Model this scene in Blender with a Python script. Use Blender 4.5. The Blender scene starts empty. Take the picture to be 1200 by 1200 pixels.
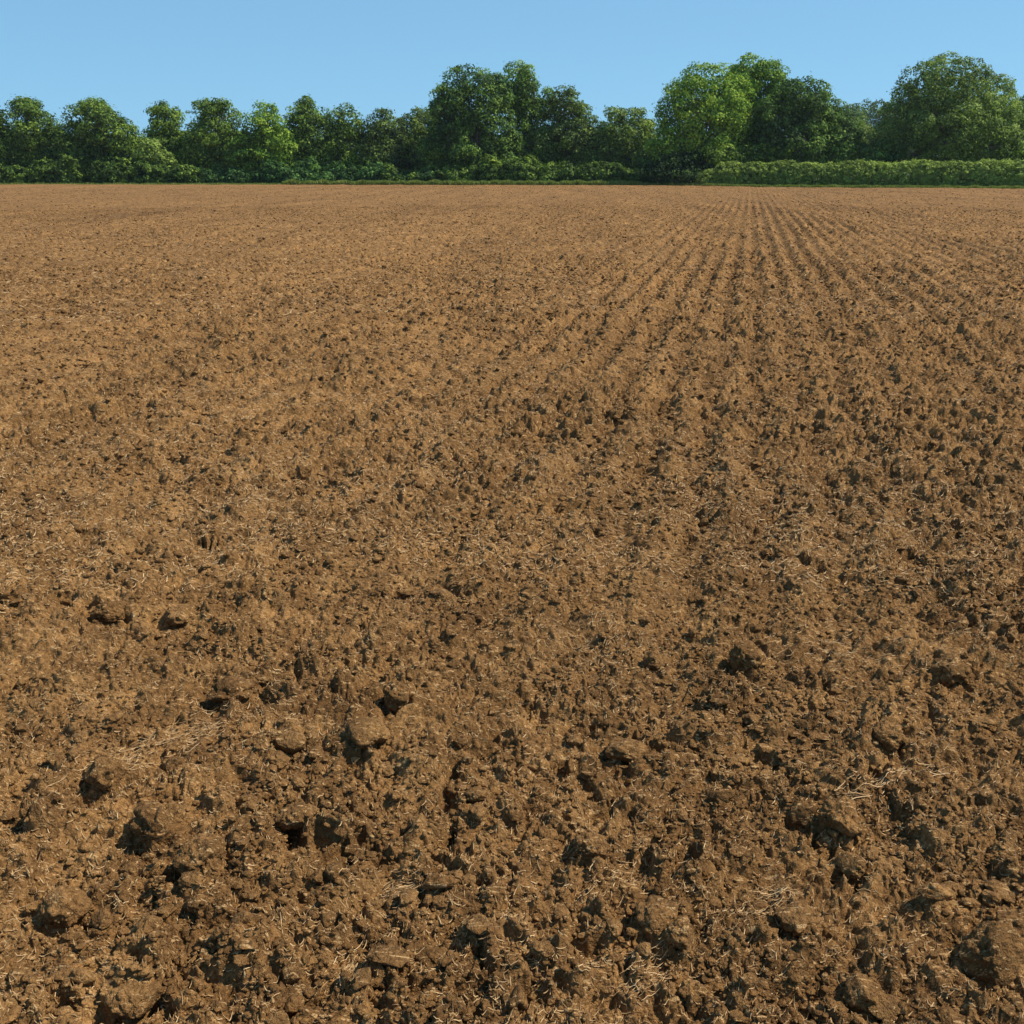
import bpy, math
import numpy as np
from mathutils import Vector

sc = bpy.context.scene
COL = sc.collection
# ------------------------------------------------------------------ camera
CAM_H = 1.6
HAZE = 0.00012
F_PX = 1200.0                      # focal length in pixels of a 1200 px frame
PITCH = math.atan(401.0 / F_PX)
cam = bpy.data.cameras.new('camera')
cam.sensor_width = 36.0
cam.lens = 36.0 * F_PX / 1200.0
cam.clip_start = 0.05
cam.clip_end = 6000.0
co = bpy.data.objects.new('camera', cam)
COL.objects.link(co)
co.location = (0, 0, CAM_H)
co.rotation_euler = (math.pi / 2 - PITCH, 0, 0)
sc.camera = co
# ------------------------------------------------------------------ light
SUN_EL = math.radians(54)
SUN_AZ = math.radians(90)          # clockwise from +Y (view direction): from the right, slightly ahead
sun_dir = Vector((math.sin(SUN_AZ) * math.cos(SUN_EL), math.cos(SUN_AZ) * math.cos(SUN_EL), math.sin(SUN_EL)))
w = bpy.data.worlds.new('World')
sc.world = w
w.use_nodes = True
nt = w.node_tree
nt.nodes.clear()
wo = nt.nodes.new('ShaderNodeOutputWorld')
bg = nt.nodes.new('ShaderNodeBackground')
sky = nt.nodes.new('ShaderNodeTexSky')
sky.sky_type = 'NISHITA'
sky.sun_disc = False
sky.sun_elevation = SUN_EL
sky.sun_rotation = SUN_AZ
sky.altitude = 300
sky.air_density = 1.0
sky.dust_density = 0.3
sky.ozone_density = 2.0
tc = nt.nodes.new('ShaderNodeTexCoord')
mp = nt.nodes.new('ShaderNodeMapping')
mp.inputs['Scale'].default_value = (0.35, 0.6, 0.5)
mp.inputs['Location'].default_value = (0, 0.1, 0.14)
hs = nt.nodes.new('ShaderNodeHueSaturation')
hs.inputs['Saturation'].default_value = 1.0
SKYMUL = nt.nodes.new('ShaderNodeMix')
SKYMUL.data_type = 'RGBA'
SKYMUL.blend_type = 'MULTIPLY'
SKYMUL.inputs[0].default_value = 1.0
SKYMUL.inputs[7].default_value = (0.78, 1.05, 1.07, 1)
nt.links.new(tc.outputs['Generated'], mp.inputs['Vector'])
nt.links.new(mp.outputs[0], sky.inputs['Vector'])
nt.links.new(sky.outputs[0], hs.inputs['Color'])
nt.links.new(hs.outputs[0], SKYMUL.inputs[6])
nt.links.new(SKYMUL.outputs[2], bg.inputs['Color'])
bg.inputs['Strength'].default_value = 0.115
nt.links.new(bg.outputs[0], wo.inputs['Surface'])
sl = bpy.data.lights.new('sun', 'SUN')
sl.energy = 5.0
sl.angle = math.radians(0.53)
sl.color = (1.0, 0.91, 0.78)
so = bpy.data.objects.new('sun', sl)
so.rotation_euler = sun_dir.to_track_quat('Z', 'Y').to_euler()
so.location = (20, 0, 30)
COL.objects.link(so)
sc.view_settings.view_transform = 'Standard'
sc.view_settings.look = 'None'
sc.view_settings.exposure = 0.3
sc.view_settings.gamma = 1.0
sc.cycles.max_bounces = 6
sc.cycles.diffuse_bounces = 3
sc.cycles.transparent_max_bounces = 4

# ------------------------------------------------------------------ helpers
CP, SP = math.cos(PITCH), math.sin(PITCH)


def ray(px, py):
    """direction of the view ray of a pixel of the 1200 px photograph"""
    x = (px - 600) / F_PX
    y = (600 - py) / F_PX
    return np.array((x, CP + y * SP, -SP + y * CP))


def on_ground(px, py, z=0.0):
    d = ray(px, py)
    t = (z - CAM_H) / d[2]
    return d[0] * t, d[1] * t


def at_depth(px, py, D):
    d = ray(px, py)
    t = D / d[1]
    return d[0] * t, D, CAM_H + d[2] * t


def prop(o, label=None, cat=None, group=None, kind=None):
    if label: o['label'] = label
    if cat: o['category'] = cat
    if group: o['group'] = group
    if kind: o['kind'] = kind
    return o


def mesh_obj(name, V, F, mat, parent=None, smooth=False, attrs=None):
    """V (n,3), F (m,k) with k = 3 or 4"""
    V = np.ascontiguousarray(V, dtype=np.float32)
    F = np.ascontiguousarray(F, dtype=np.int32)
    me = bpy.data.meshes.new(name)
    k = F.shape[1]
    me.vertices.add(len(V))
    me.vertices.foreach_set('co', V.ravel())
    me.loops.add(F.size)
    me.loops.foreach_set('vertex_index', F.ravel())
    me.polygons.add(len(F))
    me.polygons.foreach_set('loop_start', np.arange(0, F.size, k, dtype=np.int32))
    me.polygons.foreach_set('use_smooth', np.full(len(F), smooth, dtype=bool))
    me.update(calc_edges=True)
    for an, (dom, data) in (attrs or {}).items():
        a = me.attributes.new(an, 'FLOAT', dom)
        a.data.foreach_set('value', np.ascontiguousarray(data, dtype=np.float32))
    me.materials.append(mat)
    o = bpy.data.objects.new(name, me)
    COL.objects.link(o)
    if parent is not None:
        o.parent = parent
    return o


# ------------------------------------------------------------------ noise
def h32(ix, iy, seed):
    a = (ix.astype(np.int64) & 0xffffffff).astype(np.uint32)
    b = (iy.astype(np.int64) & 0xffffffff).astype(np.uint32)
    h = a * np.uint32(374761393) + b * np.uint32(668265263) + np.uint32((seed * 362437 + 12345) & 0xffffffff)
    h = (h ^ (h >> np.uint32(13))) * np.uint32(1274126177)
    h = (h ^ (h >> np.uint32(16))) * np.uint32(2246822519)
    return h ^ (h >> np.uint32(15))


def u01(h, k=0):
    if k:
        h = (h ^ np.uint32((k * 0x9E3779B9) & 0xffffffff)) * np.uint32(2654435761)
        h = h ^ (h >> np.uint32(14))
        h = h * np.uint32(2246822519)
    return ((h >> np.uint32(8)).astype(np.float32)) * np.float32(1.0 / 16777216.0)


def noise2(x, y, seed=0):
    """value noise with random gradients, about -1..1"""
    fx, fy = np.floor(x), np.floor(y)
    ix, iy = fx.astype(np.int32), fy.astype(np.int32)
    tx, ty = (x - fx).astype(np.float32), (y - fy).astype(np.float32)
    sx = tx * tx * tx * (tx * (tx * 6 - 15) + 10)
    sy = ty * ty * ty * (ty * (ty * 6 - 15) + 10)

    def g(dx, dy):
        a = u01(h32(ix + dx, iy + dy, seed)) * np.float32(6.2831853)
        return np.cos(a) * (tx - dx) + np.sin(a) * (ty - dy)
    a = g(0, 0); b = g(1, 0); c = g(0, 1); d = g(1, 1)
    return ((a + (b - a) * sx) * (1 - sy) + (c + (d - c) * sx) * sy) * np.float32(1.5)


def noise3(p, seed=0):
    f = np.floor(p)
    i = f.astype(np.int32)
    t = (p - f).astype(np.float32)
    s = t * t * (3 - 2 * t)
    out = 0
    for dx in (0, 1):
        for dy in (0, 1):
            for dz in (0, 1):
                v = u01(h32(i[:, 0] + dx + (i[:, 2] + dz) * 7919, i[:, 1] + dy, seed))
                wx = s[:, 0] if dx else 1 - s[:, 0]
                wy = s[:, 1] if dy else 1 - s[:, 1]
                wz = s[:, 2] if dz else 1 - s[:, 2]
                out = out + v * wx * wy * wz
    return out * 2 - 1


def worley_bumps(x, y, s, dens, seed, sharp=0.6):
    """height field of lumps: jittered, rotated ellipsoids in cells of size s; 0..1"""
    X, Y = x / s, y / s
    fx, fy = np.floor(X), np.floor(Y)
    ix, iy = fx.astype(np.int32), fy.astype(np.int32)
    out = np.zeros(x.shape, np.float32)
    for dx in (-1, 0, 1):
        for dy in (-1, 0, 1):
            h = h32(ix + dx, iy + dy, seed)
            cx = fx + dx + u01(h, 1)
            cy = fy + dy + u01(h, 2)
            px = (X - cx).astype(np.float32); py = (Y - cy).astype(np.float32)
            a = u01(h, 3) * np.float32(3.1416)
            ca, sa = np.cos(a), np.sin(a)
            r = 0.32 + 0.5 * u01(h, 4)
            asp = 0.65 + 0.35 * u01(h, 5)
            qx = (px * ca + py * sa) / r
            qy = (-px * sa + py * ca) / (r * asp)
            # a tilted, flattened top: lumps of soil are slabs and wedges as much as balls
            d2 = qx * qx + qy * qy
            hh = (0.35 + 0.65 * u01(h, 6)) * (u01(h, 7) < dens)
            tilt = 1 + (u01(h, 8) - 0.5) * 1.1 * qx
            b = np.clip(1 - d2, 0, 1) ** sharp * hh * np.clip(tilt, 0.2, 2) * (r * 1.5)
            out = np.maximum(out, b)
    return out


def sstep(a, b, x):
    t = np.clip((x - a) / (b - a), 0, 1)
    return t * t * (3 - 2 * t)


ROW_A = math.atan((880 - 600) / 1265.0)      # the drilled rows run 12.5 degrees right of the view
RS, RC = math.sin(ROW_A), math.cos(ROW_A)


# the loose clods one can single out, placed where the photograph has them: px, py, half-width px, flatness, label
CL = [
    (355, 552, 16, .75, 'small round dark clod far out, left of the middle of the field'),
    (592, 520, 12, .5, 'low flat dark clod in the middle distance, just above the centre of the photo'),
    (212, 718, 23, .7, 'medium clod with a shaded left side, right of the low ridge'),
    (128, 712, 22, .7, 'rounded clod ending the long low ridge near the left edge'),
    (270, 805, 32, .55, 'long flat clod lying crosswise above the patch of pale straw on the left'),
    (466, 812, 25, .8, 'upright clod with a black hollow at its left foot, left of the centre line'),
    (342, 866, 21, .8, 'smooth reddish brown ball shaped clod beside the pale straw patch'),
    (430, 862, 33, .55, 'broad smooth flat clod just right of the smooth reddish ball'),
    (125, 905, 27, .75, 'rough clod below the left end of the pale straw patch'),
    (190, 962, 36, .75, 'large clod with a deep black hollow on its left, lower left of the field'),
    (238, 1006, 33, .7, 'grey brown clod just below the large clod with the deep black hollow'),
    (72, 1052, 34, .75, 'large pale rounded clod near the lower left corner'),
    (350, 955, 30, .5, 'slab shaped clod at the upper end of the dark diagonal crack'),
    (690, 985, 30, .7, 'crumbling clod below the middle, just left of a wisp of straw'),
    (770, 766, 20, .7, 'dark clod just left of the big round clod right of centre'),
    (873, 768, 27, .8, 'big round clod standing proud of the soil right of centre'),
    (1112, 785, 27, .8, 'large round clod near the right edge, level with the big one right of centre'),
    (735, 865, 30, .5, 'low flat clod right of the centre line, level with the smooth reddish ball'),
    (985, 957, 31, .75, 'clod with a round black hollow under its face, at the end of the pale stalk'),
    (945, 945, 24, .7, 'small clod touching the left of the one with the round black hollow'),
    (1000, 905 + 100, 22, .7, 'small clod just below the one with the round black hollow'),
    (770, 1068, 34, .7, 'large crumbly clod in the lower middle, behind a darker one'),
    (800, 1092, 30, .75, 'dark broken clod in the lower middle, in front of the large crumbly one'),
    (935, 1065, 30, .65, 'flat brown clod to the right of the straw curls in the lower right'),
    (1012, 1150, 26, .7, 'clod with a pointed top near the bottom edge right of centre'),
    (1165, 1112, 42, .8, 'largest clod of all, in the lower right corner'),
    (1188, 1078, 30, .7, 'dark clod cut by the right edge above the largest clod'),
    (1040, 860, 26, .7, 'knobbly clod above the pale straw stalk on the right'),
    (812, 1150, 26, .7, 'low clod at the bottom edge below the dark broken one'),
    (160, 1165, 34, .5, 'long low clod at the bottom edge in the lower left corner'),
]
HOLLOWS = []
for px_, py_, hw_, fl_, _ in CL:
    x_, y_ = on_ground(px_, py_ + hw_ * 0.35)
    R_ = hw_ / F_PX * math.sqrt(x_ * x_ + y_ * y_ + CAM_H ** 2)
    HOLLOWS.append((x_ - 0.75 * R_, y_ - 0.45 * R_, 0.6 * R_, (0.65 if 'hollow' in _ else 0.25) * R_))
    HOLLOWS.append((x_ - 0.2 * R_, y_ - 1.0 * R_, 0.6 * R_, 0.4 * R_))
CRACKS = []
for a_, b_, w_, d_ in (((315, 935), (345, 975), .03, .05), ((345, 975), (400, 1012), .035, .06), ((532, 900), (524, 1000), .022, .05),
                       ((28, 660), (80, 668), .05, .05), ((75, 705), (135, 725), .05, .06), ((600, 825), (700, 842), .035, .05),
                       ((700, 842), (790, 880), .03, .05), ((655, 895), (705, 950), .03, .055), ((770, 990), (850, 1025), .035, .055),
                       ((410, 980), (470, 1015), .03, .05), ((895, 885), (930, 905), .03, .06), ((1040, 920), (1080, 905), .03, .05),
                       ((520, 690), (560, 700), .04, .05), ((1075, 580), (1100, 590), .06, .06), ((660, 600), (690, 606), .06, .06),
                       ((575, 520), (605, 524), .07, .07), ((690, 560), (712, 566), .06, .06), ((65, 1180), (190, 1185), .03, .06),
                       ((1040, 640), (1080, 660), .05, .06), ((930, 655), (1000, 680), .05, .05), ((235, 640), (255, 640), .05, .06)):
    CRACKS.append((*on_ground(*a_), *on_ground(*b_), w_, d_))


def field_height(x, y):
    x = np.asarray(x, np.float32).ravel(); y = np.asarray(y, np.float32).ravel()
    r = np.hypot(x, y)
    z = np.zeros(x.shape, np.float32)
    # where the tilth is coarse and where it has been pressed finer
    rough = 0.92 + 0.4 * noise2(x / 1.9 + 3, y / 2.6, 5) + 0.25 * noise2(x / 0.7, y / 0.9, 6) + 0.06 * np.clip(x, -2, 2)
    rough = np.clip(rough, 0.35, 1.5)
    near = r < 40
    wx = np.zeros_like(x); wy = np.zeros_like(x)
    wx[near] = 0.040 * noise2(x[near] / 0.14, y[near] / 0.14, 11) + 0.010 * noise2(x[near] / 0.045, y[near] / 0.045, 12)
    wy[near] = 0.040 * noise2(x[near] / 0.14, y[near] / 0.14, 13) + 0.010 * noise2(x[near] / 0.045, y[near] / 0.045, 14)
    X, Y = x + wx, y + wy
    U, W = X * RC - Y * RS, (X * RS + Y * RC)      # lumps drag out along the drilling direction
    z += 0.028 * noise2(x / 2.3, y / 3.1, 21) + 0.020 * noise2(x / 0.75, y / 0.9, 22)
    # rows
    u = x * RC - y * RS
    v = x * RS + y * RC
    mask = 0.35 + 0.65 * sstep(-0.3, 0.5, noise2(u / 2.4, v / 14.0, 31))
    mask = mask * (0.4 + 1.0 * sstep(-5, 0.5, u) * (1 - sstep(3.5, 8.0, u)))
    uu = u + 0.05 * noise2(u / 0.8, v / 1.4, 32)
    z += 0.031 * mask * (np.cos(2 * np.pi * uu / 0.335)) * sstep(2.0, 6.0, r) * (1 - 0.55 * sstep(30, 80, r))
    z += 0.03 * noise2(u / 1.7, v / 30.0, 33) * sstep(8, 20, r)
    for s, amp, dens, seed, lim, sh in ((0.34, 0.026, 0.35, 41, 160, .6), (0.17, 0.031, 0.60, 42, 150, .6),
                                        (0.090, 0.035, 0.85, 43, 70, .6), (0.048, 0.025, 0.95, 44, 34, .6),
                                        (0.027, 0.014, 0.95, 45, 14, .6), (0.015, 0.008, 0.95, 46, 6, .7)):
        m = r < lim
        if not m.any():
            continue
        fade = 1 - sstep(lim * 0.35, lim, r[m])
        b = worley_bumps(U[m], W[m], s, dens, seed, sh)
        z[m] += amp * (b - 0.25) * fade * rough[m] * (1 + 0.38 * sstep(3.5, 8, r[m]))
    m = r < 40
    fade = 1 - sstep(20, 40, r[m])
    z[m] -= 0.026 * sstep(0.2, 0.8, noise2(U[m] / 0.10, W[m] / 0.10, 61)) * fade * rough[m]
    # hollows under the big clods, and the long cracks
    for hx, hy, hr, hd in HOLLOWS:
        q = ((X - hx) ** 2 + (Y - hy) ** 2) / (hr * hr)
        k = q < 1
        z[k] -= hd * (1 - q[k]) ** 0.6
    for ax_, ay_, bx_, by_, wd, dp in CRACKS:
        lx, ly = bx_ - ax_, by_ - ay_
        L2 = lx * lx + ly * ly
        tt = np.clip(((X - ax_) * lx + (Y - ay_) * ly) / L2, 0, 1)
        q = ((X - ax_ - tt * lx) ** 2 + (Y - ay_ - tt * ly) ** 2) / (wd * wd)
        k = q < 1
        z[k] -= 1.35 * dp * (1 - q[k]) ** 0.6 * (0.55 + 0.45 * np.sin(tt[k] * 19))
    m = r < 20
    n = noise2(x[m] / 0.05, y[m] / 0.05, 53)
    z[m] += 0.006 * (1 - 2 * np.abs(n)) * (1 - sstep(9, 20, r[m]))
    m = r < 9
    z[m] += 0.006 * noise2(X[m] / 0.018, Y[m] / 0.016, 54) * (1 - sstep(4, 9, r[m]))
    return z


def edge_dist(az):
    """distance of the field's far edge along the view, from the photo's edge line y=216..221"""
    px = 600 + 1265 * np.tan(az)
    D = np.interp(px, [-900, 0, 400, 700, 820, 900, 1200, 2000], [131, 125.5, 122, 118.5, 115, 106, 97, 90])
    return D


# ------------------------------------------------------------------ materials
def new_mat(name):
    m = bpy.data.materials.new(name)
    m.use_nodes = True
    t = m.node_tree
    b = t.nodes['Principled BSDF']
    b.inputs['Specular IOR Level'].default_value = 0.2
    b.inputs['Roughness'].default_value = 0.9
    return m, t, b


def node(t, kind, **kw):
    n = t.nodes.new(kind)
    for k, v in kw.items():
        setattr(n, k, v)
    return n


def ramp(t, fac, stops, interp='LINEAR'):
    r = t.nodes.new('ShaderNodeValToRGB')
    r.color_ramp.interpolation = interp
    e = r.color_ramp.elements
    while len(e) > 1:
        e.remove(e[-1])
    e[0].position, e[0].color = stops[0][0], (*stops[0][1], 1)
    for p, c in stops[1:]:
        k = e.new(p); k.color = (*c, 1)
    t.links.new(fac, r.inputs[0])
    return r.outputs[0]


def tex_noise(t, vec, scale, detail=4, rough=0.6, dist=0.0):
    n = t.nodes.new('ShaderNodeTexNoise')
    n.inputs['Scale'].default_value = scale
    n.inputs['Detail'].default_value = detail
    n.inputs['Roughness'].default_value = rough
    n.inputs['Distortion'].default_value = dist
    t.links.new(vec, n.inputs['Vector'])
    return n.outputs['Fac']


def mixc(t, fac, a, b, mode='MIX'):
    n = t.nodes.new('ShaderNodeMix')
    n.data_type = 'RGBA'; n.blend_type = mode
    for s, v in ((n.inputs[0], fac), (n.inputs[6], a), (n.inputs[7], b)):
        if hasattr(v, 'links'):
            t.links.new(v, s)
        elif isinstance(v, (int, float)):
            s.default_value = v
        else:
            s.default_value = (*v, 1)
    return n.outputs[2]


def soil_material(name, tint=1.0):
    m, t, b = new_mat(name)
    g = node(t, 'ShaderNodeNewGeometry').outputs['Position']
    n_big = tex_noise(t, g, 0.35, 3, 0.55)
    n_mid = tex_noise(t, g, 5.0, 5, 0.65)
    n_fin = tex_noise(t, g, 60.0, 4, 0.7)
    k = tint
    c1 = ramp(t, n_mid, [(0.28, (0.132 * k, 0.068 * k, 0.024 * k)), (0.5, (0.218 * k, 0.116 * k, 0.042 * k)),
                         (0.72, (0.33 * k, 0.184 * k, 0.069 * k))])
    c2 = ramp(t, n_fin, [(0.34, (0.55, 0.53, 0.50)), (0.5, (1, 1, 1)), (0.66, (1.4, 1.38, 1.33))])
    c = mixc(t, 1.0, c1, c2, 'MULTIPLY')
    c3 = ramp(t, n_big, [(0.3, (0.86, 0.85, 0.84)), (0.7, (1.10, 1.09, 1.07))])
    c = mixc(t, 1.0, c, c3, 'MULTIPLY')
    # moister and drier bands left along the drilling direction
    mpr = node(t, 'ShaderNodeMapping')
    mpr.vector_type = 'POINT'
    mpr.inputs['Rotation'].default_value = (0, 0, ROW_A)
    mpr.inputs['Scale'].default_value = (0.55, 0.035, 1)
    t.links.new(g, mpr.inputs['Vector'])
    nb = tex_noise(t, mpr.outputs[0], 1.0, 4, 0.6, 0.4)
    c = mixc(t, 1.0, c, ramp(t, nb, [(0.3, (0.80, 0.79, 0.77)), (0.5, (1, 1, 1)), (0.7, (1.14, 1.13, 1.10))]), 'MULTIPLY')
    if name == 'field_soil':                 # paler on the crests, darker in the furrows, with uneven bands
        ra = node(t, 'ShaderNodeAttribute', attribute_name='row')
        mrr = node(t, 'ShaderNodeMapRange')
        mrr.inputs['From Min'].default_value = -1.5; mrr.inputs['From Max'].default_value = 1.5
        t.links.new(ra.outputs['Fac'], mrr.inputs['Value'])
        c = mixc(t, 1.0, c, ramp(t, mrr.outputs[0], [(0, (0.68, 0.66, 0.64)), (0.5, (1, 1, 1)), (1, (1.24, 1.23, 1.20))]), 'MULTIPLY')
    nv = tex_noise(t, g, 1.6, 6, 0.75)
    c = mixc(t, 1.0, c, ramp(t, nv, [(0.36, (0.74, 0.72, 0.70)), (0.5, (1, 1, 1)), (0.64, (1.2, 1.19, 1.17))]), 'MULTIPLY')
    # chaff and dry root fibres worked into the surface: small stretched flecks at two headings
    for rot, sc_, th in ((0.5, (22, 130, 60), 0.64), (-0.7, (18, 110, 60), 0.65), (1.6, (30, 150, 60), 0.66)):
        mpn = node(t, 'ShaderNodeMapping')
        mpn.inputs['Rotation'].default_value = (0, 0, rot)
        mpn.inputs['Scale'].default_value = sc_
        t.links.new(g, mpn.inputs['Vector'])
        f = tex_noise(t, mpn.outputs[0], 1.0, 2, 0.5, 0.6)
        fr = ramp(t, f, [(th, (0, 0, 0)), (th + 0.05, (1, 1, 1))])
        fm = node(t, 'ShaderNodeMath', operation='MULTIPLY')
        t.links.new(fr, fm.inputs[0])
        fm.inputs[1].default_value = 0.85
        c = mixc(t, fm.outputs[0], c, (0.52 * k, 0.325 * k, 0.145 * k))
    t.links.new(c, b.inputs['Base Color'])
    b.inputs['Roughness'].default_value = 0.95
    b.inputs['Specular IOR Level'].default_value = 0.12
    # crumb relief too fine for the mesh; coarser relief far off where the mesh is coarser
    n1 = tex_noise(t, g, 110.0, 4, 0.75)
    n2 = tex_noise(t, g, 26.0, 4, 0.7)
    n3 = tex_noise(t, g, 7.0, 4, 0.65)
    bp = node(t, 'ShaderNodeBump'); bp.inputs['Distance'].default_value = 0.010
    bp.inputs['Strength'].default_value = 0.9
    t.links.new(n1, bp.inputs['Height'])
    bp2 = node(t, 'ShaderNodeBump'); bp2.inputs['Distance'].default_value = 0.03
    bp2.inputs['Strength'].default_value = 0.9
    t.links.new(n2, bp2.inputs['Height'])
    t.links.new(bp.outputs[0], bp2.inputs['Normal'])
    last = bp2
    if name == 'field_soil':
        cd = node(t, 'ShaderNodeVectorMath', operation='LENGTH')
        t.links.new(g, cd.inputs[0])
        mr = node(t, 'ShaderNodeMapRange')
        mr.inputs['From Min'].default_value = 8; mr.inputs['From Max'].default_value = 45
        mr.inputs['To Min'].default_value = 0.0; mr.inputs['To Max'].default_value = 1.0
        t.links.new(cd.outputs['Value'], mr.inputs['Value'])
        bp3 = node(t, 'ShaderNodeBump'); bp3.inputs['Distance'].default_value = 0.10
        t.links.new(mr.outputs[0], bp3.inputs['Strength'])
        t.links.new(n3, bp3.inputs['Height'])
        t.links.new(bp2.outputs[0], bp3.inputs['Normal'])
        last = bp3
    t.links.new(last.outputs[0], b.inputs['Normal'])
    return m


def leaf_material(name, dark, mid, light, trans=0.28):
    m, t, b = new_mat(name)
    at = node(t, 'ShaderNodeAttribute', attribute_name='tone')
    c = ramp(t, at.outputs['Fac'], [(0.0, dark), (0.5, mid), (1.0, light)])
    t.links.new(c, b.inputs['Base Color'])
    b.inputs['Roughness'].default_value = 0.65
    b.inputs['Specular IOR Level'].default_value = 0.15
    tr = node(t, 'ShaderNodeBsdfTranslucent')
    c2 = mixc(t, 1.0, c, (1.25, 1.35, 0.45), 'MULTIPLY')
    t.links.new(c2, tr.inputs['Color'])
    mx = node(t, 'ShaderNodeMixShader')
    mx.inputs[0].default_value = trans
    t.links.new(b.outputs[0], mx.inputs[1])
    t.links.new(tr.outputs[0], mx.inputs[2])
    t.links.new(mx.outputs[0], t.nodes['Material Output'].inputs['Surface'])
    return m


M = {}
M['soil'] = soil_material('field_soil')
M['clod'] = soil_material('clod_soil', 0.97)
M['stone'] = None
m, t, b = new_mat('straw')
at = node(t, 'ShaderNodeAttribute', attribute_name='tone')
t.links.new(ramp(t, at.outputs['Fac'], [(0, (0.20, 0.11, 0.045)), (0.5, (0.36, 0.22, 0.095)), (1, (0.62, 0.43, 0.22))]), b.inputs['Base Color'])
b.inputs['Roughness'].default_value = 0.6
M['straw'] = m
m, t, b = new_mat('bark')
g = node(t, 'ShaderNodeNewGeometry').outputs['Position']
mpn = node(t, 'ShaderNodeMapping'); mpn.inputs['Scale'].default_value = (6, 6, 1.2)
t.links.new(g, mpn.inputs['Vector'])
f = tex_noise(t, mpn.outputs[0], 1.5, 5, 0.7)
t.links.new(ramp(t, f, [(0.3, (0.08, 0.06, 0.045)), (0.7, (0.28, 0.23, 0.18))]), b.inputs['Base Color'])
bp = node(t, 'ShaderNodeBump'); bp.inputs['Distance'].default_value = 0.05
t.links.new(f, bp.inputs['Height']); t.links.new(bp.outputs[0], b.inputs['Normal'])
M['bark'] = m
m, t, b = new_mat('twig')
g = node(t, 'ShaderNodeNewGeometry').outputs['Position']
t.links.new(ramp(t, tex_noise(t, g, 4, 3, .6), [(0.3, (0.03, 0.024, 0.016)), (0.7, (0.08, 0.062, 0.045))]), b.inputs['Base Color'])
M['twig'] = m
m, t, b = new_mat('meadow')
g = node(t, 'ShaderNodeNewGeometry').outputs['Position']
f = tex_noise(t, g, 0.6, 6, 0.65)
t.links.new(ramp(t, f, [(0.3, (0.05, 0.075, 0.02)), (0.7, (0.11, 0.13, 0.045))]), b.inputs['Base Color'])
M['meadow'] = m
M['leaf_field'] = leaf_material('leaf_field_maple', (0.023, 0.050, 0.009), (0.107, 0.185, 0.028), (0.332, 0.443, 0.061))
M['leaf_bright'] = leaf_material('leaf_bright', (0.031, 0.067, 0.009), (0.130, 0.245, 0.025), (0.377, 0.500, 0.064))
M['leaf_dark'] = leaf_material('leaf_dark', (0.020, 0.048, 0.010), (0.090, 0.174, 0.030), (0.286, 0.411, 0.067))
M['leaf_olive'] = leaf_material('leaf_olive', (0.030, 0.054, 0.011), (0.130, 0.202, 0.041), (0.347, 0.445, 0.092))
M['leaf_hedge'] = leaf_material('leaf_hedge', (0.035, 0.056, 0.012), (0.155, 0.218, 0.042), (0.391, 0.481, 0.098))
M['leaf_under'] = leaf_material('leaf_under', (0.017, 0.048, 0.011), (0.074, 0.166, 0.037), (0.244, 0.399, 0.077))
M['grass'] = leaf_material('grass_blade', (0.08, 0.12, 0.025), (0.17, 0.22, 0.045), (0.30, 0.33, 0.10), .3)

# ------------------------------------------------------------------ ground
rngG = np.random.default_rng(1)


def polar_grid(r, a, zf, name, mat):
    nr, na = len(r), len(a)
    R, A = np.meshgrid(r, a, indexing='ij')
    return R, A


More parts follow.
